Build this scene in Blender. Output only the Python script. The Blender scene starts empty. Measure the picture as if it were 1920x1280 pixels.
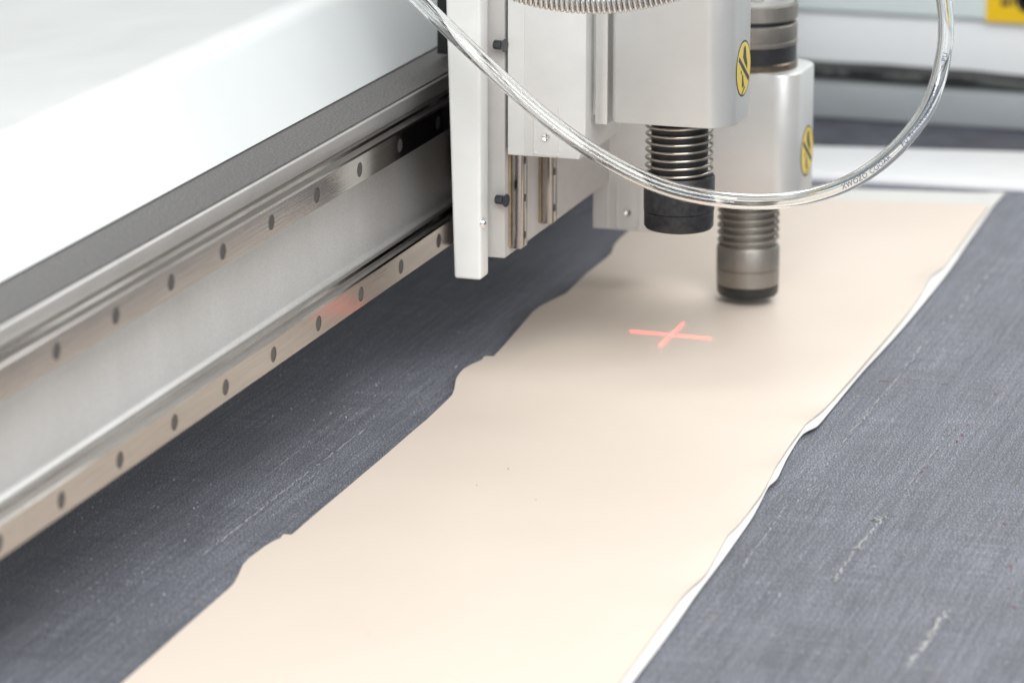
import bpy, bmesh, math, random
from math import sin, cos, pi, radians, atan2, hypot, sqrt
from mathutils import Vector, Matrix, noise

random.seed(7)
sc = bpy.context.scene
COL = sc.collection

# ------------------------------------------------------------------ camera
CAM_H = 0.54
PITCH = atan2(1890, 7000)
YAW = atan2(2340, hypot(7000, 1890))
cd = bpy.data.cameras.new('camera')
cam = bpy.data.objects.new('camera', cd)
COL.objects.link(cam)
cam.location = (0, 0, CAM_H)
cam.rotation_euler = (pi / 2 - PITCH, 0, YAW - pi / 2)
cd.sensor_width = 36
cd.lens = 7000 / 1920 * 36
cd.clip_start = 0.05
cd.clip_end = 60
cd.dof.use_dof = True
cd.dof.focus_distance = 1.865
cd.dof.aperture_fstop = 9.0
cd.dof.aperture_blades = 9
sc.camera = cam

# ------------------------------------------------------------------ world, lamps, exposure
sc.view_settings.view_transform = 'Standard'
sc.view_settings.look = 'None'
sc.view_settings.exposure = 0.0
sc.view_settings.gamma = 1.0
w = bpy.data.worlds.new('World')
sc.world = w
w.use_nodes = True
wb = w.node_tree.nodes['Background']
wb.inputs[0].default_value = (1.0, 0.97, 0.935, 1)
wb.inputs[1].default_value = 0.38

def area(name, loc, target, sx, sy, power, color=(1, 1, 1)):
    l = bpy.data.lights.new(name, 'AREA')
    l.shape = 'RECTANGLE'
    l.size, l.size_y = sx, sy
    l.energy = power
    l.color = color
    o = bpy.data.objects.new(name, l)
    COL.objects.link(o)
    o.location = loc
    d = Vector(target) - Vector(loc)
    o.rotation_euler = d.to_track_quat('-Z', 'Y').to_euler()
    return o

area('ceiling_light', (0.25, -0.05, 1.60), (1.6, 0.5, 0.0), 1.4, 1.2, 40, (0.975, 0.99, 1.0))
area('far_fill_light', (3.7, -0.1, 2.1), (2.5, 0.45, 0.0), 2.6, 1.2, 44, (0.97, 0.99, 1.0))  # fill lamp added beyond the head for felt sheen and brighter far whites
area('ceiling_strip_light', (0.45, -0.8, 2.3), (1.8, 0.5, 0.1), 2.6, 0.5, 15, (1.0, 0.99, 0.97))
area('side_fill_light', (-1.2, -1.8, 1.2), (1.6, 0.6, 0.15), 2.4, 1.4, 36, (0.94, 0.97, 1.0))  # added fill lamp that lifts the white cover and beam face

# ------------------------------------------------------------------ pixel to point (used only to read sizes off the photograph)
_fh = Vector((cos(YAW), sin(YAW), 0)); _R = Vector((sin(YAW), -cos(YAW), 0))
_F = _fh * cos(PITCH) + Vector((0, 0, -sin(PITCH))); _U = _R.cross(_F)
_C = Vector((0, 0, CAM_H))
def at(px, py, x=None, y=None, z=None, d=None):
    r = _F + _R * ((px - 960) / 7000) + _U * ((640 - py) / 7000)
    if d is not None: return _C + r * d
    if x is not None: return _C + r * ((x - _C.x) / r.x)
    if y is not None: return _C + r * ((y - _C.y) / r.y)
    return _C + r * ((z - _C.z) / r.z)

# ------------------------------------------------------------------ materials
def new_mat(name):
    m = bpy.data.materials.new(name); m.use_nodes = True
    nt = m.node_tree
    return m, nt, nt.nodes['Principled BSDF']

def link(nt, a, b): nt.links.new(a, b)
def node(nt, t, **kw):
    n = nt.nodes.new(t)
    for k, v in kw.items(): setattr(n, k, v)
    return n
def coords(nt, scale=(1, 1, 1), kind='Object'):
    tc = node(nt, 'ShaderNodeTexCoord'); mp = node(nt, 'ShaderNodeMapping')
    mp.inputs['Scale'].default_value = scale
    link(nt, tc.outputs[kind], mp.inputs['Vector'])
    return mp.outputs['Vector']
def noise_tex(nt, vec, scale, detail=4, rough=0.55):
    n = node(nt, 'ShaderNodeTexNoise')
    n.inputs['Scale'].default_value = scale; n.inputs['Detail'].default_value = detail
    n.inputs['Roughness'].default_value = rough
    link(nt, vec, n.inputs['Vector'])
    return n.outputs['Fac']
def ramp(nt, fac, stops):
    r = node(nt, 'ShaderNodeValToRGB')
    e = r.color_ramp.elements
    while len(e) < len(stops): e.new(0.5)
    for el, (p, c) in zip(e, stops):
        el.position = p
        el.color = (*c, 1) if len(c) == 3 else c
    link(nt, fac, r.inputs['Fac'])
    return r.outputs['Color']
def mixc(nt, fac, a, b, mode='MIX'):
    m = node(nt, 'ShaderNodeMix', data_type='RGBA', blend_type=mode)
    def put(v, i):
        if hasattr(v, 'is_linked') or hasattr(v, 'links'): link(nt, v, m.inputs[i])
        else: m.inputs[i].default_value = v if not isinstance(v, (tuple, list)) or len(v) == 4 else (*v, 1)
    if isinstance(fac, (int, float)): m.inputs[0].default_value = fac
    else: link(nt, fac, m.inputs[0])
    put(a, 6); put(b, 7)
    return m.outputs[2]
def bump(nt, bsdf, h, strength, dist):
    b = node(nt, 'ShaderNodeBump')
    b.inputs['Strength'].default_value = strength; b.inputs['Distance'].default_value = dist
    link(nt, h, b.inputs['Height']); link(nt, b.outputs['Normal'], bsdf.inputs['Normal'])

def simple(name, color, rough=0.5, metal=0.0, coat=0.0, var=0.06, vscale=40, bumpy=0.0, bscale=900, stretch=(1, 1, 1)):
    """paint / metal / plastic with faint mottling, wear in the gloss and optional fine relief"""
    m, nt, b = new_mat(name)
    v = coords(nt, stretch)
    n = noise_tex(nt, v, vscale, 5, 0.6)
    lo = tuple(max(0, c * (1 - var)) for c in color); hi = tuple(min(1, c * (1 + var * .6)) for c in color)
    link(nt, ramp(nt, n, [(0.3, lo), (0.7, hi)]), b.inputs['Base Color'])
    r = ramp(nt, noise_tex(nt, v, vscale * 2.3, 3), [(0.3, (rough * .85,) * 3), (0.7, (min(1, rough * 1.15),) * 3)])
    link(nt, r, b.inputs['Roughness'])
    b.inputs['Metallic'].default_value = metal
    b.inputs['Coat Weight'].default_value = coat
    b.inputs['Coat Roughness'].default_value = 0.08
    if bumpy: bump(nt, b, noise_tex(nt, v, bscale, 3), bumpy, 0.0006)
    return m

M = {}
M['white_gloss'] = simple('white_gloss_paint', (0.80, 0.835, 0.835), 0.4, 0, 0.0, 0.0, 8)
M['white_paint'] = simple('white_paint', (0.80, 0.81, 0.79), 0.38, 0, 0.15, 0.03, 60, 0.04, 1500)
M['plate_paint'] = simple('grey_white_plate', (0.66, 0.655, 0.635), 0.42, 0.0, 0.1, 0.035, 90, 0.05, 1500)
M['plate_edge'] = simple('plate_edge_grey', (0.52, 0.505, 0.49), 0.45, 0.1, 0, 0.04, 120, 0.05, 1500)
M['silver'] = simple('silver_housing', (0.68, 0.68, 0.665), 0.36, 0.5, 0.0, 0.025, 70, 0.06, 2600)
M['gap_black'] = simple('gap_black', (0.012, 0.012, 0.014), 0.5, 0, 0, 0.2, 200)
M['black_plastic'] = simple('black_plastic', (0.02, 0.02, 0.022), 0.38, 0, 0.0, 0.25, 300, 0.12, 1200)
M['black_worn'] = simple('black_worn_metal', (0.035, 0.035, 0.037), 0.42, 0.3, 0, 0.5, 350, 0.1, 1500)
M['steel'] = simple('spring_steel', (0.52, 0.48, 0.42), 0.22, 1.0, 0, 0.08, 300)
M['bronze'] = simple('bronze_grey_metal', (0.33, 0.31, 0.28), 0.48, 0.9, 0, 0.1, 200, stretch=(1, 1, .2))
M['bronze_dark'] = simple('dark_bronze', (0.20, 0.165, 0.13), 0.3, 1.0, 0, 0.1, 200)
M['bolt'] = simple('black_bolt', (0.10, 0.105, 0.115), 0.2, 0.8, 0, 0.1, 500)
M['screw'] = simple('bright_screw', (0.85, 0.85, 0.84), 0.15, 1.0, 0, 0.03, 500)
M['plug'] = simple('dark_hole_plug', (0.085, 0.08, 0.077), 0.45, 0.4, 0, 0.15, 400)
M['yellow'] = simple('yellow_sticker', (0.80, 0.60, 0.06), 0.42, 0, 0.1, 0.03, 100)
M['label_yellow'] = simple('warning_yellow', (0.86, 0.55, 0.005), 0.45, 0, 0.0, 0.03, 60)
M['ink'] = simple('black_ink', (0.035, 0.035, 0.035), 0.5, 0, 0, 0.1, 100)
M['tube_ink'] = simple('blue_grey_ink', (0.13, 0.15, 0.23), 0.5, 0, 0, 0.3, 900)
M['hose_metal'] = simple('hose_metal', (0.85, 0.84, 0.81), 0.27, 1.0, 0, 0.05, 200)
M['grey_paint'] = simple('grey_painted_rail', (0.36, 0.39, 0.405), 0.65, 0, 0, 0.05, 40)
M['far_white'] = simple('far_white_paint', (0.84, 0.855, 0.87), 0.4, 0, 0.1, 0.02, 20)
M['far_pale'] = simple('pale_blue_white_paint', (0.78, 0.86, 0.86), 0.4, 0, 0.1, 0.02, 20)
M['bar_white'] = simple('white_table_bar', (0.90, 0.905, 0.92), 0.45, 0, 0.0, 0.02, 30)
M['channel'] = simple('dark_channel', (0.10, 0.105, 0.13), 0.65, 0, 0, 0.4, 25)
M['backing'] = simple('white_backing', (0.77, 0.765, 0.735), 0.5, 0, 0, 0.02, 30)
M['amber'] = simple('amber_grease', (0.36, 0.27, 0.17), 0.4, 0.2, 0, 0.3, 200)

def mat_cast():
    m, nt, b = new_mat('satin_aluminium')
    v = coords(nt)
    fine = noise_tex(nt, v, 1500, 3, 0.7)
    big = noise_tex(nt, coords(nt, (1, 1, .35)), 26, 4, 0.6)
    c1 = ramp(nt, fine, [(0.30, (0.60, 0.595, 0.585)), (0.55, (0.74, 0.735, 0.725)), (0.74, (0.88, 0.88, 0.87))])
    c2 = ramp(nt, big, [(0.3, (0.90, 0.89, 0.88)), (0.7, (1, 1, 1))])
    link(nt, mixc(nt, 1.0, c1, c2, 'MULTIPLY'), b.inputs['Base Color'])
    b.inputs['Metallic'].default_value = 0.6
    link(nt, ramp(nt, fine, [(0.3, (0.42,) * 3), (0.7, (0.56,) * 3)]), b.inputs['Roughness'])
    bump(nt, b, fine, 0.22, 0.0004)
    return m
M['cast'] = mat_cast()

def mat_ledge():  # shade under the cover is put into the dark grey; speckle is its own
    m, nt, b = new_mat('shaded_speckled_ledge')
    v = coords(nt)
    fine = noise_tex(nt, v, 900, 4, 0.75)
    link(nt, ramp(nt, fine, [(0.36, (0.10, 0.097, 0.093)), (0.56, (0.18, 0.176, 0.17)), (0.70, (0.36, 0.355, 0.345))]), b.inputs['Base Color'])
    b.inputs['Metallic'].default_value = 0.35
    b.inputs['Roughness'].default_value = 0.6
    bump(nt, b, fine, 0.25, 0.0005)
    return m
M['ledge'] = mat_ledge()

def mat_rail():
    m, nt, b = new_mat('ground_rail_steel')
    g = noise_tex(nt, coords(nt, (1, 60, 60)), 22, 4, 0.6)
    spots = noise_tex(nt, coords(nt), 160, 3, 0.6)
    c1 = ramp(nt, g, [(0.3, (0.36, 0.335, 0.315)), (0.7, (0.45, 0.425, 0.40))])
    c2 = ramp(nt, spots, [(0.2, (0.92, 0.915, 0.91)), (0.45, (1, 1, 1))])
    link(nt, mixc(nt, 1.0, c1, c2, 'MULTIPLY'), b.inputs['Base Color'])
    b.inputs['Metallic'].default_value = 1.0
    link(nt, ramp(nt, spots, [(0.3, (0.10,) * 3), (0.7, (0.13,) * 3)]), b.inputs['Roughness'])
    bump(nt, b, g, 0.12, 0.0003)
    return m
M['rail'] = mat_rail()

def mat_felt():
    m, nt, b = new_mat('grey_felt')
    v = coords(nt)
    grain = noise_tex(nt, v, 1150, 3, 0.75)
    warp = noise_tex(nt, coords(nt, (0.035, 1, 1)), 420, 3, 0.65)
    weft = noise_tex(nt, coords(nt, (1, 0.06, 1)), 380, 3, 0.65)
    worn = noise_tex(nt, coords(nt, (0.12, 1, 1)), 38, 4, 0.65)
    cloth = noise_tex(nt, v, 11, 4, 0.55)
    c = ramp(nt, grain, [(0.38, (0.010, 0.0105, 0.012)), (0.5, (0.074, 0.079, 0.093)), (0.63, (0.42, 0.43, 0.475))])
    c = mixc(nt, 0.8, c, ramp(nt, warp, [(0.32, (0.55, 0.55, 0.56)), (0.68, (1.4, 1.4, 1.4))]), 'MULTIPLY')
    c = mixc(nt, 0.7, c, ramp(nt, weft, [(0.32, (0.6, 0.6, 0.61)), (0.68, (1.35, 1.35, 1.35))]), 'MULTIPLY')
    c = mixc(nt, 0.7, c, ramp(nt, worn, [(0.3, (0.72, 0.72, 0.73)), (0.7, (1.28, 1.27, 1.26))]), 'MULTIPLY')
    c = mixc(nt, 0.6, c, ramp(nt, cloth, [(0.3, (0.8, 0.79, 0.78)), (0.7, (1.15, 1.16, 1.2))]), 'MULTIPLY')
    link(nt, c, b.inputs['Base Color'])
    b.inputs['Roughness'].default_value = 0.6
    b.inputs['Specular IOR Level'].default_value = 0.45
    b.inputs['Sheen Weight'].default_value = 0.25
    b.inputs['Sheen Roughness'].default_value = 0.5
    b.inputs['Sheen Tint'].default_value = (0.75, 0.8, 0.95, 1)
    bump(nt, b, grain, 0.5, 0.0005)
    return m
M['felt'] = mat_felt()

def mat_film():
    m, nt, b = new_mat('cream_film')
    v = coords(nt)
    big = noise_tex(nt, v, 9, 3, 0.5)
    fine = noise_tex(nt, v, 1400, 3, 0.6)
    link(nt, ramp(nt, big, [(0.3, (0.785, 0.680, 0.583)), (0.7, (0.805, 0.703, 0.608))]), b.inputs['Base Color'])
    b.inputs['Roughness'].default_value = 0.42
    b.inputs['Specular IOR Level'].default_value = 0.35
    bump(nt, b, fine, 0.05, 0.0003)
    return m
M['film'] = mat_film()

def mat_clear():
    m, nt, b = new_mat('clear_plastic')
    b.inputs['Base Color'].default_value = (0.985, 0.995, 0.99, 1)
    b.inputs['Transmission Weight'].default_value = 1.0
    b.inputs['IOR'].default_value = 1.47
    b.inputs['Roughness'].default_value = 0.0
    return m
M['clear'] = mat_clear()

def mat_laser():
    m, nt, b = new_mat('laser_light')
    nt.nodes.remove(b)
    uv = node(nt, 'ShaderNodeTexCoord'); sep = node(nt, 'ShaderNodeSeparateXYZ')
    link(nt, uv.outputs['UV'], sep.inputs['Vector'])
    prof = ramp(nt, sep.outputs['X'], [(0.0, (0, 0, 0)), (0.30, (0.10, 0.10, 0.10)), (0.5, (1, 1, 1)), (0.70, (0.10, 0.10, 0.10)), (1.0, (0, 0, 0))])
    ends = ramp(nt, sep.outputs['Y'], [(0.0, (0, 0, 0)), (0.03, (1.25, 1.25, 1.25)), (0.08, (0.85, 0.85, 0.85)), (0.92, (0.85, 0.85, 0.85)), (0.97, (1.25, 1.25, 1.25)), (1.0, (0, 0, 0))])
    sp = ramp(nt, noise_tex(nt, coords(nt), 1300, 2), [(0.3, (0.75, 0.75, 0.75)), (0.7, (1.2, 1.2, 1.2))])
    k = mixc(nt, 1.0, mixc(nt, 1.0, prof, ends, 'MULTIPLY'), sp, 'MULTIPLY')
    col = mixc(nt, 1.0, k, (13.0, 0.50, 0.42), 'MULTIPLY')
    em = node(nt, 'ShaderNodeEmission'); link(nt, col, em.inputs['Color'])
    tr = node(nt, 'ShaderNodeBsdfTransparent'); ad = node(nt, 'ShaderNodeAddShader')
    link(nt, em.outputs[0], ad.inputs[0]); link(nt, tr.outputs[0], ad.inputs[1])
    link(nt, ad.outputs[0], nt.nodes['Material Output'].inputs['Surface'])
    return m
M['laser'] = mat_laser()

def mat_lint(name, col):
    return simple(name, col, 0.9, 0, 0, 0.3, 400)
M['chalk'] = mat_lint('pale_scuff', (0.48, 0.48, 0.47))
M['lint_pale'] = mat_lint('pale_lint', (0.40, 0.43, 0.46))
M['lint_red'] = mat_lint('red_lint', (0.25, 0.07, 0.085))
M['lint_tan'] = mat_lint('tan_lint', (0.36, 0.27, 0.19))

def mat_braid():
    m, nt, b = new_mat('black_braided_sleeve')
    v = coords(nt)
    wv = node(nt, 'ShaderNodeTexWave'); wv.inputs['Scale'].default_value = 150; wv.inputs['Distortion'].default_value = 3
    link(nt, v, wv.inputs['Vector'])
    link(nt, ramp(nt, wv.outputs['Fac'], [(0.4, (0.006, 0.007, 0.010)), (0.85, (0.085, 0.095, 0.085))]), b.inputs['Base Color'])
    b.inputs['Roughness'].default_value = 0.6
    return m
M['braid'] = mat_braid()

# ------------------------------------------------------------------ object helpers
ROOT = {}
def root_loc(o):
    while o.parent: o = o.parent
    return Vector(o.location)
def thing(name, label, cat, loc, group=None):
    o = bpy.data.objects.new(name, None); COL.objects.link(o)
    o.empty_display_size = 0.02
    o.location = loc; o['label'] = label; o['category'] = cat
    if group: o['group'] = group
    return o
def obj(name, bm, mat, parent=None, smooth=False, loc=None, up=False):
    """link a bmesh written in world coordinates as one object; under a parent its origin is the thing's origin"""
    me = bpy.data.meshes.new(name)
    off = root_loc(parent) if parent else Vector(loc or (0, 0, 0))
    bmesh.ops.translate(bm, verts=bm.verts, vec=-off)
    bmesh.ops.recalc_face_normals(bm, faces=bm.faces)
    if up and sum(f.normal.z for f in bm.faces) < 0: bmesh.ops.reverse_faces(bm, faces=bm.faces)
    bm.to_mesh(me); bm.free()
    me.materials.append(M[mat])
    if smooth:
        me.polygons.foreach_set('use_smooth', [True] * len(me.polygons))
        if smooth != 'all':
            try: me.set_sharp_from_angle(angle=radians(35))
            except Exception: pass
    o = bpy.data.objects.new(name, me); COL.objects.link(o)
    if parent: o.parent = parent
    else: o.location = off
    return o
def tag(o, label=None, cat=None, group=None, kind=None):
    for k, v in (('label', label), ('category', cat), ('group', group), ('kind', kind)):
        if v: o[k] = v
    return o

def add_box(bm, x0, x1, y0, y1, z0, z1, bev=0.0, seg=2):
    t = bmesh.new()
    bmesh.ops.create_cube(t, size=1)
    for v in t.verts:
        v.co = Vector(((x0 + x1) / 2 + v.co.x * (x1 - x0), (y0 + y1) / 2 + v.co.y * (y1 - y0), (z0 + z1) / 2 + v.co.z * (z1 - z0)))
    if bev: bmesh.ops.bevel(t, geom=t.edges[:], offset=bev, segments=seg, profile=0.5, affect='EDGES')
    merge(bm, t)
def merge(bm, t):
    me = bpy.data.meshes.new('tmp'); t.to_mesh(me); t.free(); bm.from_mesh(me); bpy.data.meshes.remove(me)
def box(*a, **k):
    bm = bmesh.new(); add_box(bm, *a, **k); return bm
def add_prism(bm, pts, axis, a0, a1, bev=0.0, seg=2, vert_only=False):
    """polygon pts extruded along axis x/y/z; pts are the two other coordinates in order"""
    t = bmesh.new()
    def P(p, a):
        return {'x': (a, p[0], p[1]), 'y': (p[0], a, p[1]), 'z': (p[0], p[1], a)}[axis]
    n = len(pts)
    A = [t.verts.new(P(p, a0)) for p in pts]; B = [t.verts.new(P(p, a1)) for p in pts]
    caps = [t.faces.new(A), t.faces.new(B)]
    for i in range(n): t.faces.new((A[i], A[(i + 1) % n], B[(i + 1) % n], B[i]))
    bmesh.ops.recalc_face_normals(t, faces=t.faces)
    if bev:
        es = set()
        for f in caps: es.update(f.edges)
        if vert_only is False: geom = list(es)
        else: geom = t.edges[:]
        bmesh.ops.bevel(t, geom=geom, offset=bev, segments=seg, profile=0.5, affect='EDGES')
    merge(bm, t)
def prism(*a, **k):
    bm = bmesh.new(); add_prism(bm, *a, **k); return bm
def round_rect(x0, x1, y0, y1, r, n=8):
    """r: radii for corners (x0,y0) (x1,y0) (x1,y1) (x0,y1)"""
    cs = [((x0, y0), pi), ((x1, y0), 1.5 * pi), ((x1, y1), 0), ((x0, y1), .5 * pi)]
    out = []
    for (c, a), rr in zip(cs, r):
        cx = c[0] + rr if c[0] == x0 else c[0] - rr
        cy = c[1] + rr if c[1] == y0 else c[1] - rr
        for k in range(n + 1):
            t = a + k / n * pi / 2
            out.append((cx + rr * cos(t), cy + rr * sin(t)))
    return out
def add_lathe(bm, prof, c, seg=48, axis=(0, 0, 1)):
    """prof: list of (radius, height) from one end to the other; closed with caps when r>0"""
    c = Vector(c); ax = Vector(axis).normalized()
    u = ax.orthogonal().normalized(); v = ax.cross(u)
    rings = []
    for r, h in prof:
        if r < 1e-7: rings.append([bm.verts.new(c + ax * h)])
        else: rings.append([bm.verts.new(c + ax * h + (u * cos(2 * pi * k / seg) + v * sin(2 * pi * k / seg)) * r) for k in range(seg)])
    for a, b in zip(rings, rings[1:]):
        for k in range(seg):
            k2 = (k + 1) % seg
            q = [a[k % len(a)], a[k2 % len(a)], b[k2 % len(b)], b[k % len(b)]]
            q2 = []
            for p in q:
                if p not in q2: q2.append(p)
            if len(q2) > 2: bm.faces.new(q2)
    for rg in (rings[0], rings[-1]):
        if len(rg) > 1: bm.faces.new(rg)
def lathe(*a, **k):
    bm = bmesh.new(); add_lathe(bm, *a, **k); return bm
def catmull(pts, n):
    P = [Vector(p) for p in pts]
    P = [P[0] * 2 - P[1]] + P + [P[-1] * 2 - P[-2]]
    out = []
    for i in range(1, len(P) - 2):
        for k in range(n):
            t = k / n
            a, b, c, d = P[i - 1], P[i], P[i + 1], P[i + 2]
            out.append(.5 * ((2 * b) + (c - a) * t + (2 * a - 5 * b + 4 * c - d) * t * t + (3 * b - a - 3 * c + d) * t ** 3))
    out.append(P[-2])
    return out
def frames(path):
    """parallel transport frames"""
    T = [(path[min(i + 1, len(path) - 1)] - path[max(i - 1, 0)]).normalized() for i in range(len(path))]
    u = T[0].orthogonal().normalized(); out = []
    for t in T:
        u = (u - t * u.dot(t)).normalized()
        out.append((t, u, t.cross(u)))
    return out
def add_tube(bm, path, r, seg=16, close=True, fr=None):
    fr = fr or frames(path)
    rr = r if callable(r) else (lambda i: r)
    rings = []
    for i, (p, (t, u, v)) in enumerate(zip(path, fr)):
        rings.append([bm.verts.new(p + (u * cos(2 * pi * k / seg) + v * sin(2 * pi * k / seg)) * rr(i)) for k in range(seg)])
    for a, b in zip(rings, rings[1:]):
        for k in range(seg):
            bm.faces.new((a[k], a[(k + 1) % seg], b[(k + 1) % seg], b[k]))
    if close:
        bm.faces.new(rings[0]); bm.faces.new(rings[-1])
    return rings
def tube(*a, **k):
    bm = bmesh.new(); add_tube(bm, *a, **k); return bm

# ------------------------------------------------------------------ cutting mat, its scuffs and lint
MAT_Z = 0.0
mat_root = thing('cutting_mat', 'dark grey felt cutting mat with pale scuff lines under the cream sheet', 'cutting mat', (1.7, 0.45, 0))
bm = bmesh.new(); add_box(bm, 0.7, 2.42, -0.5, 1.15, -0.006, 0.0)
obj('felt', bm, 'felt', mat_root)

bm_c = bmesh.new()
def scuff(bm, p0, p1, wid, fill=0.7, dash=0.004, seed=0):
    """broken scuff line drawn as slim raised fibres along p0-p1 (photo pixels read onto the mat)"""
    rn = random.Random(seed)
    a, b = at(*p0, z=0), at(*p1, z=0)
    L = (b - a).length; d = (b - a) / L; n = Vector((-d.y, d.x, 0))
    s = 0
    while s < L:
        l = dash * rn.uniform(.3, 1.4)
        if rn.random() < fill:
            c = a + d * s + n * rn.uniform(-.5, .5) * wid
            w2 = wid * rn.uniform(.14, .42)
            e = n * rn.uniform(-.3, .3) * wid
            h0, h1 = 0.00035, 0.0004
            v = [bm.verts.new(q) for q in (c - n * w2 + Vector((0, 0, h0)), c + d * l - n * w2 * .6 + e + Vector((0, 0, h0)),
                                           c + d * l * 1.1 + n * w2 * .5 + e + Vector((0, 0, h1)), c + n * w2 + Vector((0, 0, h1)))]
            bm.faces.new(v)
        s += l * rn.uniform(.7, 1.3)
for i, (a, b, wd, f, ds) in enumerate([
    ((380, 1042), (520, 930), .0012, .85, .003), ((520, 930), (680, 808), .0011, .8, .004), ((430, 950), (665, 760), .0008, .45, .003),
    ((600, 830), (735, 735), .0006, .4, .003), ((810, 920), (640, 1010), .0004, .12, .003),
    ((1713, 672), (1590, 818), .0012, .75, .004), ((1590, 818), (1490, 950), .0009, .45, .003), ((1480, 940), (1385, 1075), .0010, .65, .004),
    ((1562, 1092), (1606, 1028), .0015, .95, .003), ((1606, 1028), (1660, 966), .0015, .95, .003),
    ((1705, 1248), (1775, 1145), .0028, .9, .003), ((1790, 800), (1697, 918), .0007, .8, .004), ((1870, 500), (1770, 610), .0022, .55, .005),
    ((1740, 640), (1720, 660), .0016, .8, .004), ((1920, 690), (1800, 820), .0008, .22, .003), ((1700, 960), (1560, 1150), .0006, .16, .003),
    ((1560, 900), (1500, 985), .0006, .3, .003), ((1590, 1030), (1475, 1180), .0006, .2, .003), ((1880, 560), (1740, 720), .0007, .2, .003)]):
    scuff(bm_c, a, b, wd, f, ds, i)
for c in ((1654, 970), (1608, 1028), (1566, 1085), (1640, 975)):
    q = at(*c, z=0)
    for k in range(4):
        aa = random.uniform(0, pi); l = random.uniform(.001, .003); d = Vector((cos(aa), sin(aa), 0)) * l; n = Vector((-sin(aa), cos(aa), 0)) * .0004
        q2 = q + Vector((random.uniform(-.001, .001), random.uniform(-.001, .001), .0005))
        bm_c.faces.new([bm_c.verts.new(q2 + x) for x in (-d - n, d - n, d + n, -d + n)])
tag(obj('scuff_marks', bm_c, 'chalk', mat_root), kind='stuff')

def lint(name, mat, count, areas, l0, l1, seed):
    rn = random.Random(seed); bm = bmesh.new()
    for _ in range(count):
        px0, py0, px1, py1 = rn.choice(areas)
        q = at(rn.uniform(px0, px1), rn.uniform(py0, py1), z=0)
        if -0.45 > q.y or q.y > 1.1: continue
        a = rn.gauss(0, .9); l = rn.uniform(l0, l1) * (1 if rn.random() < .9 else 2.2); wd = rn.uniform(.00012, .00035)
        d = Vector((cos(a), sin(a), 0)); n = Vector((-d.y, d.x, 0)); bend = n * l * rn.uniform(-.3, .3)
        z0, z1 = .0003, rn.uniform(.0004, .0012)
        A = q - d * l + Vector((0, 0, z0)); B = q + bend + Vector((0, 0, z1)); Cc = q + d * l + Vector((0, 0, z0))
        va = [bm.verts.new(A + n * wd), bm.verts.new(A - n * wd), bm.verts.new(B - n * wd), bm.verts.new(B + n * wd), bm.verts.new(Cc - n * wd), bm.verts.new(Cc + n * wd)]
        bm.faces.new((va[0], va[1], va[2], va[3])); bm.faces.new((va[3], va[2], va[4], va[5]))
    return tag(obj(name, bm, mat, mat_root), kind='stuff')
FELT_AREAS = [(0, 760, 800, 1290), (0, 900, 500, 1290), (1250, 640, 1930, 1290), (1500, 400, 1930, 900), (500, 560, 900, 800), (1300, 900, 1930, 1290)]
lint('pale_lint', 'lint_pale', 1000, FELT_AREAS, .0002, .0007, 3)
lint('tan_lint', 'lint_tan', 160, FELT_AREAS, .0003, .0010, 4)
bm = bmesh.new()
for i, (a, b, f) in enumerate([((1615, 712), (1790, 722), .4), ((1930, 665), (1790, 830), .15), ((1870, 890), (1900, 1150), .08), ((1760, 840), (1720, 900), .1)]):
    scuff(bm, a, b, .0016, f, .003, 60 + i)
tag(obj('red_lint', bm, 'lint_red', mat_root), kind='stuff')

# ------------------------------------------------------------------ cream sheet on its white backing
sheet = thing('cream_sheet', 'long cream film sheet with white backing lying across the dark felt', 'sheet', (1.8, 0.5, 0))
left_px = [(205, 1297), (225, 1280), (300, 1215), (380, 1145), (428, 1104), (438, 1094), (447, 1078), (455, 1060), (466, 1048), (480, 1038), (496, 1026), (515, 1015), (525, 1011), (531, 1003.5), (547, 1004.5),
           (600, 958), (700, 875), (800, 790), (838, 752), (848, 741), (852, 730), (855, 712), (861, 702), (869, 693), (884, 684), (903, 675.5), (908, 668), (926, 668),
           (960, 630), (1000, 585), (1012, 576), (1030, 567), (1062, 552), (1100, 515), (1135, 488), (1146, 478), (1152, 462), (1165, 447), (1195, 420)]
in_px = [(1140, 1300, 6), (1162, 1280, 6), (1230, 1180, 5), (1258, 1143, 6), (1276, 1117, 7), (1298, 1097, 6), (1326, 1076, 4), (1342, 1044, 4), (1353, 1017, 5), (1364, 998, 6), (1385, 981, 5), (1412, 950, 3), (1430, 926, 3), (1443, 894, 5),
         (1453, 872, 7), (1463, 862, 6), (1478, 838, 4), (1498, 809, 4), (1510, 791, 7), (1524, 780, 8), (1542, 768, 6), (1561, 750, 3), (1598, 709, 3), (1640, 660, 3), (1690, 603, 3), (1722, 560, 4), (1735, 530, 8), (1746, 512, 10), (1772, 500, 5), (1790, 474, 3), (1815, 438, 3), (1854, 387, 3)]
out_px = [(1172, 1300, 1), (1188, 1280, 1), (1253, 1194, 1), (1285, 1147, 1), (1312, 1108, 1), (1336, 1078, 1), (1358, 1049, 1), (1374, 1026, 1), (1388, 1006, 1), (1402, 988, 1), (1417, 967, 1), (1429, 940, 1), (1439, 913, 2), (1452, 905, 3),
          (1464, 895, 4), (1471, 876, 2), (1478, 859, 1), (1498, 820, 1), (1516, 807, 3), (1530, 802, 4), (1541, 795, 3), (1562, 768, 1), (1616, 700, 1), (1660, 655, 1), (1700, 612, 1), (1735, 568, 1), (1751, 548, 1), (1764, 533, 1), (1779, 514, 1), (1797, 489, 1), (1815, 461, 1), (1866, 386, 1)]
XA, XB = 1.302, at(1854, 386, z=.003).x
XC = at(1879, 361, z=.0015).x
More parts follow.
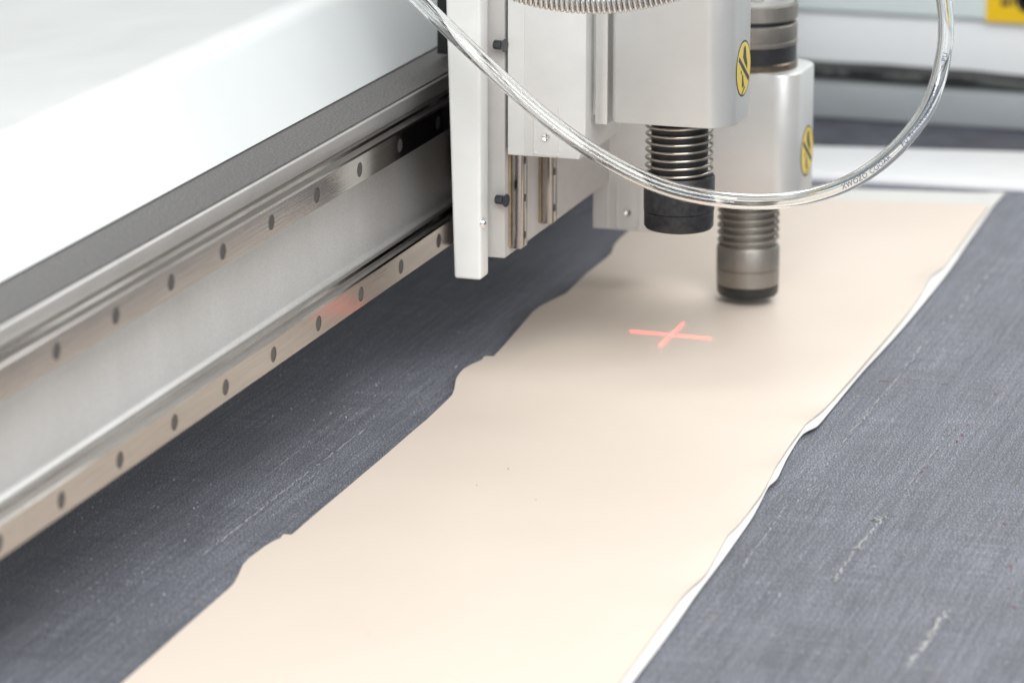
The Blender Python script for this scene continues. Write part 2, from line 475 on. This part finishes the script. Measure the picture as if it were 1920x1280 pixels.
def curve_fn(pts):
    pts = sorted(pts, key=lambda p: p[0])
    def f(x):
        if x <= pts[0][0]: return pts[0][1:]
        for a, b in zip(pts, pts[1:]):
            if x <= b[0]:
                t = (x - a[0]) / max(1e-9, b[0] - a[0])
                return tuple(p + (q - p) * t for p, q in zip(a[1:], b[1:]))
        return pts[-1][1:]
    return f
Lp = [at(*p, z=.004) for p in left_px]
for i in range(1, len(Lp)):
    if Lp[i].x <= Lp[i - 1].x: Lp[i].x = Lp[i - 1].x + .0004
Lf = curve_fn([(p.x, p.y) for p in Lp])
def smooth_pts(px):
    P = [at(a, b, z=.001 + c * .0006) for a, b, c in px]
    Q = [(p.x, p.y, p.z) for p in catmull(P, 6)]
    S = []
    for i, q in enumerate(Q):            # ease the ripples a little
        n = min(14, i, len(Q) - 1 - i)
        seg = Q[i - n:i + n + 1]
        lin = sum(p[1] - q[1] for p in seg) / len(seg)
        S.append((q[0], q[1] + lin * .4, q[2] + (sum(p[2] for p in seg) / len(seg) - q[2]) * .5))
    return S
If = curve_fn(smooth_pts(in_px)); Of = curve_fn(smooth_pts([(a - 2.2, b - 1.6, c) for a, b, c in out_px]))
xs = sorted(set([XA - .25 + i * (XB - XA + .25) / 300 for i in range(301)] + [p.x for p in Lp if p.x < XB] + [XB]))
def sheet_z(x, y):
    return .0042 + .0012 * noise.noise(Vector((x * 5, y * 7, 1.7))) + .0005 * noise.noise(Vector((x * 14, y * 14, 5)))
bm = bmesh.new(); rows = []
NC = 26
for x in xs:
    yl = Lf(x)[0]; yr, zr = If(x)
    row = []
    for k in range(NC + 1):
        s = k / NC; s2 = 1 - (1 - s) ** 1.5
        y = yl + (yr - yl) * s2
        z = sheet_z(x, y)
        e = max(0, 1 - (y - yr) / .018)
        z = z + (max(zr, .0035) - z) * e * e
        row.append(bm.verts.new((x, y, z)))
    rows.append(row)
for a, b in zip(rows, rows[1:]):
    for k in range(NC): bm.faces.new((a[k], a[k + 1], b[k + 1], b[k]))
def rim(bm, rows, thick):
    '''cut side of a sheet: its own vertices, so the top keeps a crisp edge'''
    loop = [r[0] for r in rows] + rows[-1][1:] + [r[-1] for r in rows[-2::-1]]
    co = [v.co.copy() for v in loop]
    up = [bm.verts.new(c) for c in co]; dn = [bm.verts.new((c.x, c.y, max(.0002, c.z - thick))) for c in co]
    for i in range(len(co) - 1): bm.faces.new((up[i], up[i + 1], dn[i + 1], dn[i]))
def skew(x, y):
    return x - (y - .4245) * .18 * min(1, max(0, (x - 2.12) / (XB - 2.12)))
for r in rows:
    for v in r: v.co.x = skew(v.co.x, v.co.y)
rim(bm, rows, .0009)
obj('film', bm, 'film', sheet, smooth='all', up=True)
# white backing: under the film, showing along the right side and the far end
xs2 = xs + [XB + i * (XC - XB) / 6 for i in range(1, 7)]
bm = bmesh.new(); rows = []
for x in xs2:
    yl = Lf(min(x, XB))[0] - .003
    yi, zi = If(min(x, XB)); yo, zo = Of(x)
    if x > XB:
        yi = yo + .006; zi = .0018
    row = []
    for k in range(9):
        s = k / 8
        y = yl + (yi + .012 - yl) * s
        row.append(bm.verts.new((x, y, .0008)))
    zi2 = max(zi, .003) - .0013
    for k in range(1, 8):
        s = k / 7
        y = yi + .012 + (yo - yi - .012) * s
        top = .0008 + (zi2 - .0008) * sin(min(1, s * 1.35) * pi / 2) ** 2
        z = top if s < .7 else top + (zo / 1 - top) * ((s - .7) / .3) ** 1.6
        row.append(bm.verts.new((x, y, z)))
    rows.append(row)
for a, b in zip(rows, rows[1:]):
    for k in range(len(a) - 1): bm.faces.new((a[k], a[k + 1], b[k + 1], b[k]))
for r in rows:
    for v in r: v.co.x = skew(v.co.x, v.co.y)
rim(bm, rows, .0005)
obj('backing', bm, 'backing', sheet, smooth='all', up=True)

bm = bmesh.new(); rn = random.Random(21)
for px, py, r in [(953, 880, .0007), (1005, 937, .0005), (894, 911, .0005), (1600, 420, .0004), (690, 1190, .0004)]:
    q = at(px, py, z=.0045); q.z = sheet_z(q.x, q.y) + .0003
    n = 5; a0 = rn.uniform(0, 6)
    ring = [bm.verts.new(q + Vector((cos(a0 + 2 * pi * k / n) * r * rn.uniform(.5, 1.1), sin(a0 + 2 * pi * k / n) * r * rn.uniform(.4, 1), 0))) for k in range(n)]
    top = bm.verts.new(q + Vector((0, 0, r * .5)))
    for k in range(n): bm.faces.new((ring[k], ring[(k + 1) % n], top))
tag(obj('dust_specks', bm, 'channel', sheet), kind='stuff')

# ------------------------------------------------------------------ laser cross: glowing strips on the sheet stand in for projected light
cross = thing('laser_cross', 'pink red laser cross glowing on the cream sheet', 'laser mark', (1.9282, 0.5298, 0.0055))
def strip(p0, p1, wd, z):
    bm = bmesh.new(); p0 = Vector(p0); p1 = Vector(p1); d = (p1 - p0).normalized(); n = Vector((-d.y, d.x, 0))
    uvl = bm.loops.layers.uv.new('UVMap'); top = []
    for k in range(33):
        t = k / 32; q = p0 + (p1 - p0) * t
        zz = sheet_z(q.x, q.y) + z
        top.append((bm.verts.new((q.x + n.x * wd, q.y + n.y * wd, zz)), bm.verts.new((q.x - n.x * wd, q.y - n.y * wd, zz)), t))
    for a, b in zip(top, top[1:]):
        f = bm.faces.new((a[0], a[1], b[1], b[0]))
        for l, uv in zip(f.loops, ((0, a[2]), (1, a[2]), (1, b[2]), (0, b[2]))): l[uvl].uv = uv
    return bm
obj('laser_glow_strip', strip((1.9288, .5539, 0), (1.9274, .5060, 0), .00088, .0007), 'laser', cross)
obj('laser_glow_strip', strip((1.9548, .5297, 0), (1.9033, .5295, 0), .00062, .0010), 'laser', cross)

# ------------------------------------------------------------------ gantry beam with two linear rails and white cover
YR = 0.630
GX0, GX1 = 1.0, 2.64
gantry = thing('gantry_beam', 'metal gantry beam with two bolted guide rails under a glossy white cover', 'gantry beam', (1.8, 0.72, 0))
YF = 0.6435
YL = 0.6405
# body profile (Y,Z): land above upper rail, recessed web between rails
prof = [(YL - .0008, .1554), (YL - .0014, .1548), (YL + .0010, .1462), (YL + .0016, .1455), (YF, .1450), (YF, .0845), (YF - .0006, .0835), (YF - .0022, .0825), (YF - .0022, .0655), (YF, .0646), (YF, .0640), (.80, .0640), (.80, .1554)]
bm = prism([(a, b) for a, b in prof], 'x', GX0, GX1)
obj('beam_body', bm, 'cast', gantry, smooth=True)
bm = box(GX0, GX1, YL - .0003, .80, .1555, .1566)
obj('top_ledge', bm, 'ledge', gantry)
# cover: vertical glossy face, rounded shoulder, broad top
R0 = .020
TILT = math.atan2(.030, .0392)          # the lower skirt leans back from the vertical
NB = 14
def cover_pts(off):
    # centre of the shoulder arc, then points from the skirt round to the top
    sx, sz = .6678 + off * cos(TILT), .1574 - off * sin(TILT) + (.0004 if off else 0)
    d = Vector((sin(TILT), cos(TILT)))
    L = .0440
    ex, ez = sx + d.x * L, sz + d.y * L
    nx, nz = cos(TILT), -sin(TILT)          # inward normal
    r = R0 - off
    cx, cz = ex + nx * r, ez + nz * r
    out = [(sx, sz)]
    a0 = pi - TILT; a1 = pi / 2 - radians(7)
    for k in range(NB + 1):
        t = a0 + (a1 - a0) * k / NB
        out.append((cx + r * cos(t), cz + r * sin(t)))
    lx, lz = out[-1]
    out.append((.98, lz - (.98 - lx) * math.tan(radians(7))))
    return out
cp = cover_pts(0) + cover_pts(.0018)[::-1]
bm = prism(cp, 'x', GX0, GX1)
obj('cover', bm, 'white_gloss', gantry, smooth=True)

HOLE_X = [1.3452 + .0600 * i for i in range(-5, 21)]
def make_rail(zc):
    """rail with a real row of counterbored holes in its face; profile has chamfers and grooved flanks"""
    bm = bmesh.new(); r = .00375; hh = .0067; seg = 24
    x0 = HOLE_X[0] - .03
    for hx in HOLE_X:
        a, b = hx - .03, hx + .03
        ring = [bm.verts.new((hx + r * cos(2 * pi * k / seg), YR, zc + r * sin(2 * pi * k / seg))) for k in range(seg)]
        bot = [bm.verts.new((v.co.x, YR + .0045, v.co.z)) for v in ring]
        sq = []
        for k in range(seg):
            c, s = cos(2 * pi * k / seg), sin(2 * pi * k / seg)
            m = max(abs(c), abs(s)); sq.append(bm.verts.new((hx + hh * c / m, YR, zc + hh * s / m)))
        for k in range(seg):
            k2 = (k + 1) % seg
            bm.faces.new((ring[k], ring[k2], sq[k2], sq[k])); bm.faces.new((ring[k], bot[k], bot[k2], ring[k2]))
        bm.faces.new(bot)
        for (p, q) in ((a, hx - hh), (hx + hh, b)):
            bm.faces.new([bm.verts.new(c) for c in ((p, YR, zc - hh), (q, YR, zc - hh), (q, YR, zc + hh), (p, YR, zc + hh))])
    xe = HOLE_X[-1] + .03
    pr = [(YR, zc + hh), (YR + .0009, zc + .0075), (YR + .0036, zc + .0075), (YR + .0048, zc + .0063), (YR + .0062, zc + .0058), (YR + .0078, zc + .0063), (YR + .0088, zc + .0075), (YR + .0130, zc + .0075)]
    for sgn in (1, -1):
        pts = [(y, zc + sgn * (z - zc)) for y, z in pr]
        for (y0, z0), (y1, z1) in zip(pts, pts[1:]):
            bm.faces.new([bm.verts.new(c) for c in ((x0, y0, z0), (xe, y0, z0), (xe, y1, z1), (x0, y1, z1))])
    bmesh.ops.remove_doubles(bm, verts=bm.verts, dist=1e-6)
    o = obj('guide_rail', bm, 'rail', gantry)
    first = None
    for hx in HOLE_X:
        if first is None:
            pb = lathe([(.0, 0), (.0034, 0), (.0036, .0002), (.0036, .003)], (0, 0, 0), 24, (0, 1, 0))
            first = obj('hole_plug', pb, 'plug', None)
            p = first
        else:
            p = first.copy(); COL.objects.link(p)
        p.parent = o
        p.location = Vector((hx, YR + .00008, zc)) - root_loc(gantry)
    return o
tag(make_rail(.1381), label='upper guide rail just below the beam top')
tag(make_rail(.0742), label='lower guide rail nearest the dark felt')

# ------------------------------------------------------------------ carriage: white upright, main plate, vertical rails, bolts
ZT = .46
car = thing('head_carriage', 'upright carriage plate with white corner bar riding on the gantry rails', 'carriage', (1.86, 0.60, 0.074))
def yl(z): return .6062 + (z - .0668) * (.0039 / .1453)
bm = bmesh.new()
t = bmesh.new()
zb = .0662
A = [(1.780, .5915), (1.7935, .5915), (1.7935, None), (1.780, None)]
vs = []
for z in (zb, ZT):
    vs.append([t.verts.new((x, yl(z) if y is None else y, z)) for x, y in A])
t.faces.new(vs[0]); t.faces.new(vs[1])
for i in range(4): t.faces.new((vs[0][i], vs[0][(i + 1) % 4], vs[1][(i + 1) % 4], vs[1][i]))
bmesh.ops.recalc_face_normals(t, faces=t.faces)
bmesh.ops.bevel(t, geom=t.edges[:], offset=.0016, segments=3, profile=.5, affect='EDGES')
merge(bm, t)
obj('corner_bar', bm, 'white_paint', car, smooth=True)
bc = at(905, 418, y=.5915)
obj('round_bolt', lathe([(.0, .0022), (.0012, .0021), (.0024, .0014), (.0030, 0), (.0030, -.001)], bc, 24, (0, -1, 0)), 'screw', car, smooth=True)
obj('main_plate', box(1.800, 2.125, .5848, .6085, .0738, ZT, bev=.0008), 'plate_edge', car, smooth=True)
for i, (xc, zlo) in enumerate(((1.8125, .0775), (1.8650, .0790), (2.0080, .0790), (2.0600, .0790))):
    o = obj('slide_rail', box(xc - .0055, xc + .0055, .5780, .5848, zlo, ZT - .02, bev=.0007), 'rail', car, smooth=True)
    bmh = bmesh.new(); hz = .0840
    while hz < .16:
        add_lathe(bmh, [(.0, .00015), (.0021, .00015), (.0023, -.001)], (xc, .5780, hz + (.003 if i else 0)), 16, (0, -1, 0)); hz += .020
    obj('slide_rail_screw', bmh, 'ink', o)
    obj('grease_strip', box(xc - .0067, xc - .0057, .5836, .5846, zlo + .001, ZT - .03), 'amber', o)
# bearing blocks and back plate behind, with black pieces added to darken the gaps
obj('gap_shade_strip', box(1.8035, 1.8065, .5790, .5846, .132, ZT - .02), 'gap_black', car)  # thin black strip standing in for shade between the plates
obj('bearing_block', box(1.880, 1.950, .6125, .6290, .058, .0935, bev=.001), 'black_plastic', car, smooth=True)
obj('bearing_block', box(1.880, 1.950, .6125, .6290, .119, .1575, bev=.001), 'black_plastic', car, smooth=True)
bm = box(1.815, 2.06, .6086, .6120, .1580, ZT - .02, bev=.001)
add_box(bm, 1.815, 2.06, .6087, .6125, .0860, .1570, bev=.001)
obj('back_plate', bm, 'black_plastic', car, smooth=True)
obj('gap_shade_block', box(1.878, 2.06, .6122, .6410, .0950, .1180), 'gap_black', car)  # black block added to darken the space between carriage and web
obj('gap_shade_block', box(1.900, 2.06, .6122, .6560, .1600, .2300), 'gap_black', car)  # black block added to darken the space above the ledge
for px, py in ((938, 85), (941, 375)):
    c = at(px, py, x=1.7965)
    bmb = lathe([(.0011, .0022), (.0011, .0034), (.0021, .0034), (.0025, .0031), (.0025, -.0014), (.0031, -.0022), (.0036, -.0028), (.0, -.0028)], c, 12, (0.25, 1, 0))
    obj('clamp_bolt', bmb, 'bolt', car, smooth=True)

# ------------------------------------------------------------------ two tool heads
def tool_head(dx, dy, dz, label, raised, top_stack):
    th = thing('tool_head', label, 'tool head', (1.8255 + dx, .498 + dy, .0945 + dz), 'tool heads on the carriage')
    zt = ZT if not top_stack else .1410
    def B(x0, x1, y0, y1, z0, z1, **k): return box(x0 + dx, x1 + dx, y0 + dy, y1 + dy, z0 + dz, z1, **k)
    ztp = ZT - .01 if not top_stack else .30
    # slide plate with a chamfered lower corner, drawn in Y-Z and thick in X
    pts = [(.5829, .1292), (.5745, .1292), (.5447, .1292), (.5412, .1400), (.5412, None), (.5829, None)]
    pts = [(y + dy, (ztp if z is None else z + dz)) for y, z in pts]
    pl = obj('slide_plate', prism(pts, 'x', 1.800 + dx, 1.874 + dx, bev=.0005), 'plate_paint', th, smooth=True)
    obj('edge_strip', B(1.7993, 1.8006, .5741, .5829, .1296, ztp - .001), 'plate_paint', pl)
    # pressed frame around the plate screw
    cy, cz = .5622 + dy, .1400 + dz
    X = 1.800 + dx
    f = bmesh.new()
    for (y0, y1, z0, z1) in ((-.0070, .0070, -.0098, -.0090), (-.0070, -.0064, -.009, .016), (.0064, .0070, -.009, .016)):
        add_box(f, X - .0004, X + .0002, cy + y0, cy + y1, cz + z0, cz + z1, bev=.0002, seg=1)
    for yy, zz in ((.0060, -.0088), (-.0060, -.0092)):
        add_lathe(f, [(.0, .0009), (.0008, .0007), (.0011, 0), (.0011, -.0004)], (X, cy + yy, cz + zz), 12, (-1, 0, 0))
    obj('pressed_frame', f, 'plate_paint', pl, smooth=True)
    obj('plate_screw', lathe([(.0, .0004), (.0010, .0006), (.0019, .0012), (.0022, .0006), (.0022, -.0004)], (X, cy, cz), 20, (-1, 0, 0)), 'screw', pl, smooth=True)
    # web, guide strip and the rounded housing
    obj('web', B(1.814, 1.842, .520, .5414, .150, zt - .002), 'plate_paint', th)
    obj('guide_strip', B(1.805, 1.840, .5310, .5378, .1472, zt - .001, bev=.0008), 'silver', th, smooth=True)
    rr = round_rect(1.800 + dx, 1.8515 + dx, .4650 + dy, .5272 + dy, (.0135, .0135, .002, .0025), 8)
    hs = obj('housing', prism(rr, 'z', .1495 + dz, zt, bev=.0012), 'silver', th, smooth=True)
    # round yellow sticker on the outer face
    sc_ = Vector((1.8262 + dx, .4650 + dy, .1768 + dz))
    def disc(r, off, seg=40): return lathe([(0, off), (r, off), (r, off - .0001)], sc_, seg, (0, -1, 0))
    st = obj('sticker', disc(.0145, .00015), 'ink', hs)
    def flat(pts, off):
        b = bmesh.new()
        fr = [b.verts.new(sc_ + Vector((x, -off, z))) for x, z in pts]
        bk = [b.verts.new(sc_ + Vector((x, -off + .00007, z))) for x, z in pts]
        b.faces.new(fr); b.faces.new(bk)
        for i in range(len(pts)): b.faces.new((fr[i], fr[(i + 1) % len(pts)], bk[(i + 1) % len(pts)], bk[i]))
        return b
    K = .0138
    obj('sticker_face', disc(.0136, .00025), 'yellow', hs)
    ink = bmesh.new()
    for pts in ([(-.80, .40), (-.68, .54), (.82, -.44), (.70, -.60)],                                   # slash
                [(-.04, .76), (.12, .84), (.24, .74), (.34, .40), (.50, .12), (.48, -.10), (.34, .02), (.10, .20), (-.14, .44)],      # upper hand shape
                [(-.42, .02), (-.30, -.10), (-.34, -.20), (-.44, -.12)],
                [(-.24, -.20), (-.10, -.24), (-.02, -.50), (.06, -.62), (-.10, -.72), (-.24, -.66)],
                [(-.30, -.92), (-.24, -.98), (.20, -.74), (.14, -.68)]):
        t = flat([(x * K, z * K) for x, z in pts], .00035); merge(ink, t)
    obj('sticker_print', ink, 'ink', hs)
    # ---- tool under the housing
    c = Vector((1.8255 + dx, .498 + dy, 0))
    z0 = .0908 + dz
    if raised:
        obj('shaft', lathe([(.0148, z0 + .02), (.0148, .156 + dz)], c, 40), 'black_plastic', th, smooth=True)
        prof = [(.0, z0 + .0005), (.0150, z0), (.0172, z0 + .0006), (.0181, z0 + .002), (.0182, z0 + .0094), (.0178, z0 + .0098), (.0184, z0 + .0103), (.0185, z0 + .0275), (.0179, z0 + .0287), (.0150, z0 + .0288)]
        obj('collar', lathe(prof, c, 56), 'black_worn', th, smooth=True)
        zs, ze, pitch, wr, rad = z0 + .0282, .1500 + dz, .00415, .00078, .0172
    else:
        obj('shaft', lathe([(.0152, z0 + .02), (.0152, .0745 + z0)], c, 40), 'bronze', th, smooth=True)
        obj('nose', lathe([(.0, z0 + .0005), (.0140, z0), (.0166, z0 + .0006), (.0176, z0 + .002), (.0178, z0 + .0068)], c, 48), 'black_plastic', th, smooth=True)
        prof = [(.0172, z0 + .0068), (.0179, z0 + .0072), (.0180, z0 + .0160), (.0174, z0 + .0163), (.0174, z0 + .0169), (.0180, z0 + .0172), (.0180, z0 + .0282), (.0170, z0 + .0300), (.0150, z0 + .0302)]
        obj('collar', lathe(prof, c, 56), 'bronze', th, smooth=True)
        zs, ze, pitch, wr, rad = z0 + .0310, .1500 + dz, .0043, .00095, .0168
    turns = (ze - zs) / pitch
    path = [c + Vector((rad * cos(2 * pi * k / 36), rad * sin(2 * pi * k / 36), zs + pitch * k / 36)) for k in range(int(turns * 36) + 1)]
    obj('spring', tube(path, wr, 8), 'steel' if raised else 'bronze', th, smooth='all')
    if top_stack:
        b0 = .1410
        obj('base_ring', lathe([(.0262, b0), (.0262, b0 + .0035), (.0255, b0 + .004)], c, 56), 'bronze_dark', th, smooth=True)
        obj('black_band', lathe([(.0254, b0 + .0039), (.0254, b0 + .0135)], c, 56), 'black_plastic', th, smooth=True)
        obj('lower_ring', lathe([(.0255, b0 + .0134), (.0259, b0 + .0140), (.0259, b0 + .0158), (.0252, b0 + .0162), (.0256, b0 + .0168), (.0256, b0 + .0248), (.0250, b0 + .0254)], c, 56), 'bronze', th, smooth=True)
        obj('ring_gap', lathe([(.0238, b0 + .0250), (.0238, b0 + .0280)], c, 48), 'gap_black', th, smooth=True)
        obj('upper_ring', lathe([(.0250, b0 + .0276), (.0257, b0 + .0282), (.0257, b0 + .0362), (.0252, b0 + .0368), (.0230, b0 + .0370)], c, 56), 'bronze', th, smooth=True)
        obj('motor_neck', lathe([(.0236, b0 + .0368), (.0236, b0 + .0400), (.0185, b0 + .0402), (.0185, b0 + .090)], c, 48), 'silver', th, smooth=True)
        for a in (-1.9, -2.9, 2.2, .4):
            q = c + Vector((.0212 * cos(a), .0212 * sin(a), b0 + .0402))
            obj('cap_screw', lathe([(.0024, 0), (.0024, .0075), (.0013, .0076), (.0013, .005), (.0, .005)], q, 16), 'bolt', th, smooth=True)
        q = c + Vector((-.0175, -.0065, b0 + .0475))
        obj('clamp_lug', box(q.x - .006, q.x + .004, q.y - .0045, q.y + .0045, q.z - .0072, q.z + .012, bev=.0006), 'silver', th, smooth=True)
        obj('lug_screw', lathe([(.0, -.001), (.0019, -.001), (.0019, .0007), (.0028, .0007), (.0028, -.0004)], q + Vector((-.0062, .0, .0)), 16, (-1, 0, 0)), 'bolt', th, smooth=True)
        e = [c + Vector((.016, -.010, b0 + .046)), c + Vector((.020, -.022, b0 + .049)), c + Vector((.021, -.027, b0 + .058)), c + Vector((.018, -.029, b0 + .08))]
        obj('cable_lead', tube(catmull(e, 8), .0042, 12), 'grey_paint', th, smooth='all')
    return th
tool_head(0, 0, 0, 'nearer tool head with black spring shaft raised high above the cream sheet', True, False)
tool_head(.1925, .0112, -.0833, 'rear tool head lowered onto the sheet, bronze collar and stacked rings on top', False, True)

# ------------------------------------------------------------------ clear air tube looping in front of the heads
tp = [(690, -95), (735, -48), (778, -8), (822, 36), (880, 92), (950, 157), (1020, 219), (1090, 271), (1160, 313), (1230, 346), (1300, 366), (1380, 377), (1450, 377.5), (1500, 372),
      (1542, 361.5), (1589, 344.5), (1636, 317), (1680, 280), (1714, 241), (1739, 203), (1759, 153), (1771, 95), (1774, 47), (1770, 0), (1758, -60), (1735, -130)]
dep = [1.86] * 4 + [1.855] * 8 + [1.86, 1.865, 1.87, 1.875, 1.88, 1.885, 1.89, 1.895, 1.90, 1.90, 1.90, 1.90, 1.90, 1.90]
tpath = catmull([at(p[0], p[1], d=d) for p, d in zip(tp, dep)], 16)
for _ in range(60):
    tpath = [tpath[0]] + [(a + b * 2 + c) / 4 for a, b, c in zip(tpath, tpath[1:], tpath[2:])] + [tpath[-1]]
tr = thing('clear_tube', 'transparent plastic air tube looping in front of the tool heads', 'tube', tpath[0])
fr = frames(tpath)
bm = bmesh.new()
ro = add_tube(bm, tpath, .0041, 48, close=False, fr=fr)
ri = add_tube(bm, tpath, .0031, 48, close=False, fr=fr)
for a, b in ((ro[0], ri[0]), (ro[-1], ri[-1])):
    for k in range(48): bm.faces.new((a[k], a[(k + 1) % 48], b[(k + 1) % 48], b[k]))
obj('tube_wall', bm, 'clear', tr, smooth='all')
# print along the tube, wrapped round its outside
def tube_text(txt, s0, size, side):
    cu = bpy.data.curves.new('t', 'FONT'); cu.body = txt; cu.size = size; cu.space_character = 1.1; cu.offset = size * .012
    to = bpy.data.objects.new('t', cu); COL.objects.link(to)
    dg = bpy.context.evaluated_depsgraph_get(); me = to.evaluated_get(dg).to_mesh()
    t = bmesh.new(); t.from_mesh(me); to.evaluated_get(dg).to_mesh_clear()
    bpy.data.objects.remove(to); bpy.data.curves.remove(cu)
    bmesh.ops.triangulate(t, faces=t.faces)
    acc = [0]
    for a, b in zip(tpath, tpath[1:]): acc.append(acc[-1] + (b - a).length)
    for v in t.verts:
        s = s0 + v.co.x
        i = max(k for k in range(len(acc)) if acc[k] <= s); i = min(i, len(acc) - 2)
        f = (s - acc[i]) / (acc[i + 1] - acc[i])
        p = tpath[i].lerp(tpath[i + 1], f); tt = fr[i][0]
        toc = (_C - p).normalized(); toc = (toc - tt * toc.dot(tt)).normalized(); up = toc.cross(tt)
        if up.z < 0: up = -up
        ang = (v.co.y - size * .35) / .00405 + side
        v.co = p + (toc * cos(ang) + up * sin(ang)) * .00417
    return t
acc = [0]
for a, b in zip(tpath, tpath[1:]): acc.append(acc[-1] + (b - a).length)
def s_at(px, py):
    best = min(range(len(tpath)), key=lambda i: (tpath[i] - at(px, py, d=1.88)).length); return acc[best]
ink = bmesh.new()
for txt, px, py in (('XWOZO', 1561, 356), ('COOAR', 1622, 326), ('PU 8x5', 1690, 270), ('XWOZO', 1722, 230), ('OOAR', 1752, 175), ('PU', 1770, 110)):
    merge(ink, tube_text(txt, s_at(px, py), .0037, -.15))
obj('tube_print', ink, 'tube_ink', tr)

# ------------------------------------------------------------------ ribbed metal hose at the top
hp = [(780, -190), (860, -95), (930, -40), (1000, -14), (1060, -3), (1115, 0), (1170, -3), (1230, -14), (1290, -32), (1360, -66), (1440, -130)]
hpath = catmull([at(p[0], p[1], d=1.80) for p in hp], 40)
hr = thing('ribbed_hose', 'ribbed shiny metal hose sagging across the top before the nearer housing', 'hose', hpath[0])
hf = frames(hpath)
bm = bmesh.new()
hacc = [0]
for a, b in zip(hpath, hpath[1:]): hacc.append(hacc[-1] + (b - a).length)
pitch = .00245; s = .001; i = 0; seg = 36
prevring = None; path = []; nper = 30
k = 0
while True:
    s = k * pitch / nper
    if s >= hacc[-1]: break
    while hacc[i + 1] < s: i += 1
    f = (s - hacc[i]) / (hacc[i + 1] - hacc[i])
    p = hpath[i].lerp(hpath[i + 1], f); t, u, v = hf[i]
    a = 2 * pi * k / nper
    path.append(p + (u * cos(a) + v * sin(a)) * .0059); k += 1
obj('coil', tube(path, .00120, 8), 'hose_metal', hr, smooth='all')
obj('liner', tube(hpath[::4], .0056, 20), 'black_worn', hr, smooth='all')

# ------------------------------------------------------------------ far end of the table
bq = [at(1527, 326, z=.004), at(1917, 347, z=.004), at(1917, 284, z=.004), at(1527, 273, z=.004)]
def ext(a, b, y): return (a.x + (b.x - a.x) * (y - a.y) / (b.y - a.y), y)
bar = obj('table_end_bar', prism([ext(bq[0], bq[1], -.5), ext(bq[0], bq[1], 1.15), ext(bq[3], bq[2], 1.15), ext(bq[3], bq[2], -.5)], 'z', -.03, .004, bev=.0015), 'bar_white', None, smooth=True, loc=(2.43, .4, 0))
tag(bar, 'flat white bar closing the far end of the felt mat', 'table bar')
chn = obj('side_channel', box(2.36, 2.70, -.5, 1.15, -.06, -.0105), 'channel', None, loc=(2.55, .4, -.018))
tag(chn, 'dark channel between the white end bar and the grey guide rail', 'channel')
gr = obj('grey_side_rail', box(2.600, 2.662, -.5, 1.15, -.0100, .0147, bev=.002), 'grey_paint', None, smooth=True, loc=(2.63, .4, 0))
tag(gr, 'blurred grey rail under the black braided cable at the far end', 'side rail')
pp = [Vector((2.618 + .004 * noise.noise(Vector((y * 9, 0, 0))), y, .0215 + .0010 * noise.noise(Vector((y * 13, 3, 0))) - .004 * max(0, .49 - y) / .07)) for y in [1.1 - i * .01 for i in range(160)]]
cb = thing('braided_cable', 'black braided cable lying along the grey rail in the background', 'cable', pp[0])
obj('sleeve', tube(pp, lambda i: .0068 + .0007 * noise.noise(Vector((i * .25, 7, 0))), 14), 'braid', cb, smooth='all')
hz_ = thing('machine_housing', 'blurred pale machine housing with yellow warning label at upper right', 'housing', (2.70, .4, 0))
obj('lower_panel', box(2.668, 2.90, -.5, 1.15, -.0100, .0555, bev=.003), 'far_white', hz_, smooth=True)
obj('upper_panel', box(2.661, 2.90, -.5, 1.15, .0565, .42, bev=.004), 'far_pale', hz_, smooth=True)
la, lb = at(1848, 41, x=2.6605), at(1990, 47, x=2.6605)
lab = obj('warning_label', box(2.6601, 2.6607, lb.y, la.y, la.z, la.z + .058, bev=.0001), 'label_yellow', hz_)
bm = bmesh.new()
def lbox(px0, py0, px1, py1):
    a, b = at(px0, py1, x=2.66), at(px1, py0, x=2.66)
    add_box(bm, 2.6597, 2.66005, min(a.y, b.y), max(a.y, b.y), min(a.z, b.z), max(a.z, b.z))
for r in ((1877, -14, 1883, 12), (1883, 4, 1888, 12), (1888, -14, 1894, 12), (1898, -14, 1903, 12), (1903, -14, 1908, -8), (1903, -2, 1908, 4), (1886, -50, 1980, -24)): lbox(*r)
q = at(1930, 2, x=2.6600)
add_lathe(bm, [(.0068, 0), (.0096, 0), (.0096, .0003), (.0068, .0003), (.0068, 0)], q, 32, (-1, 0, 0))
obj('label_print', bm, 'ink', lab)
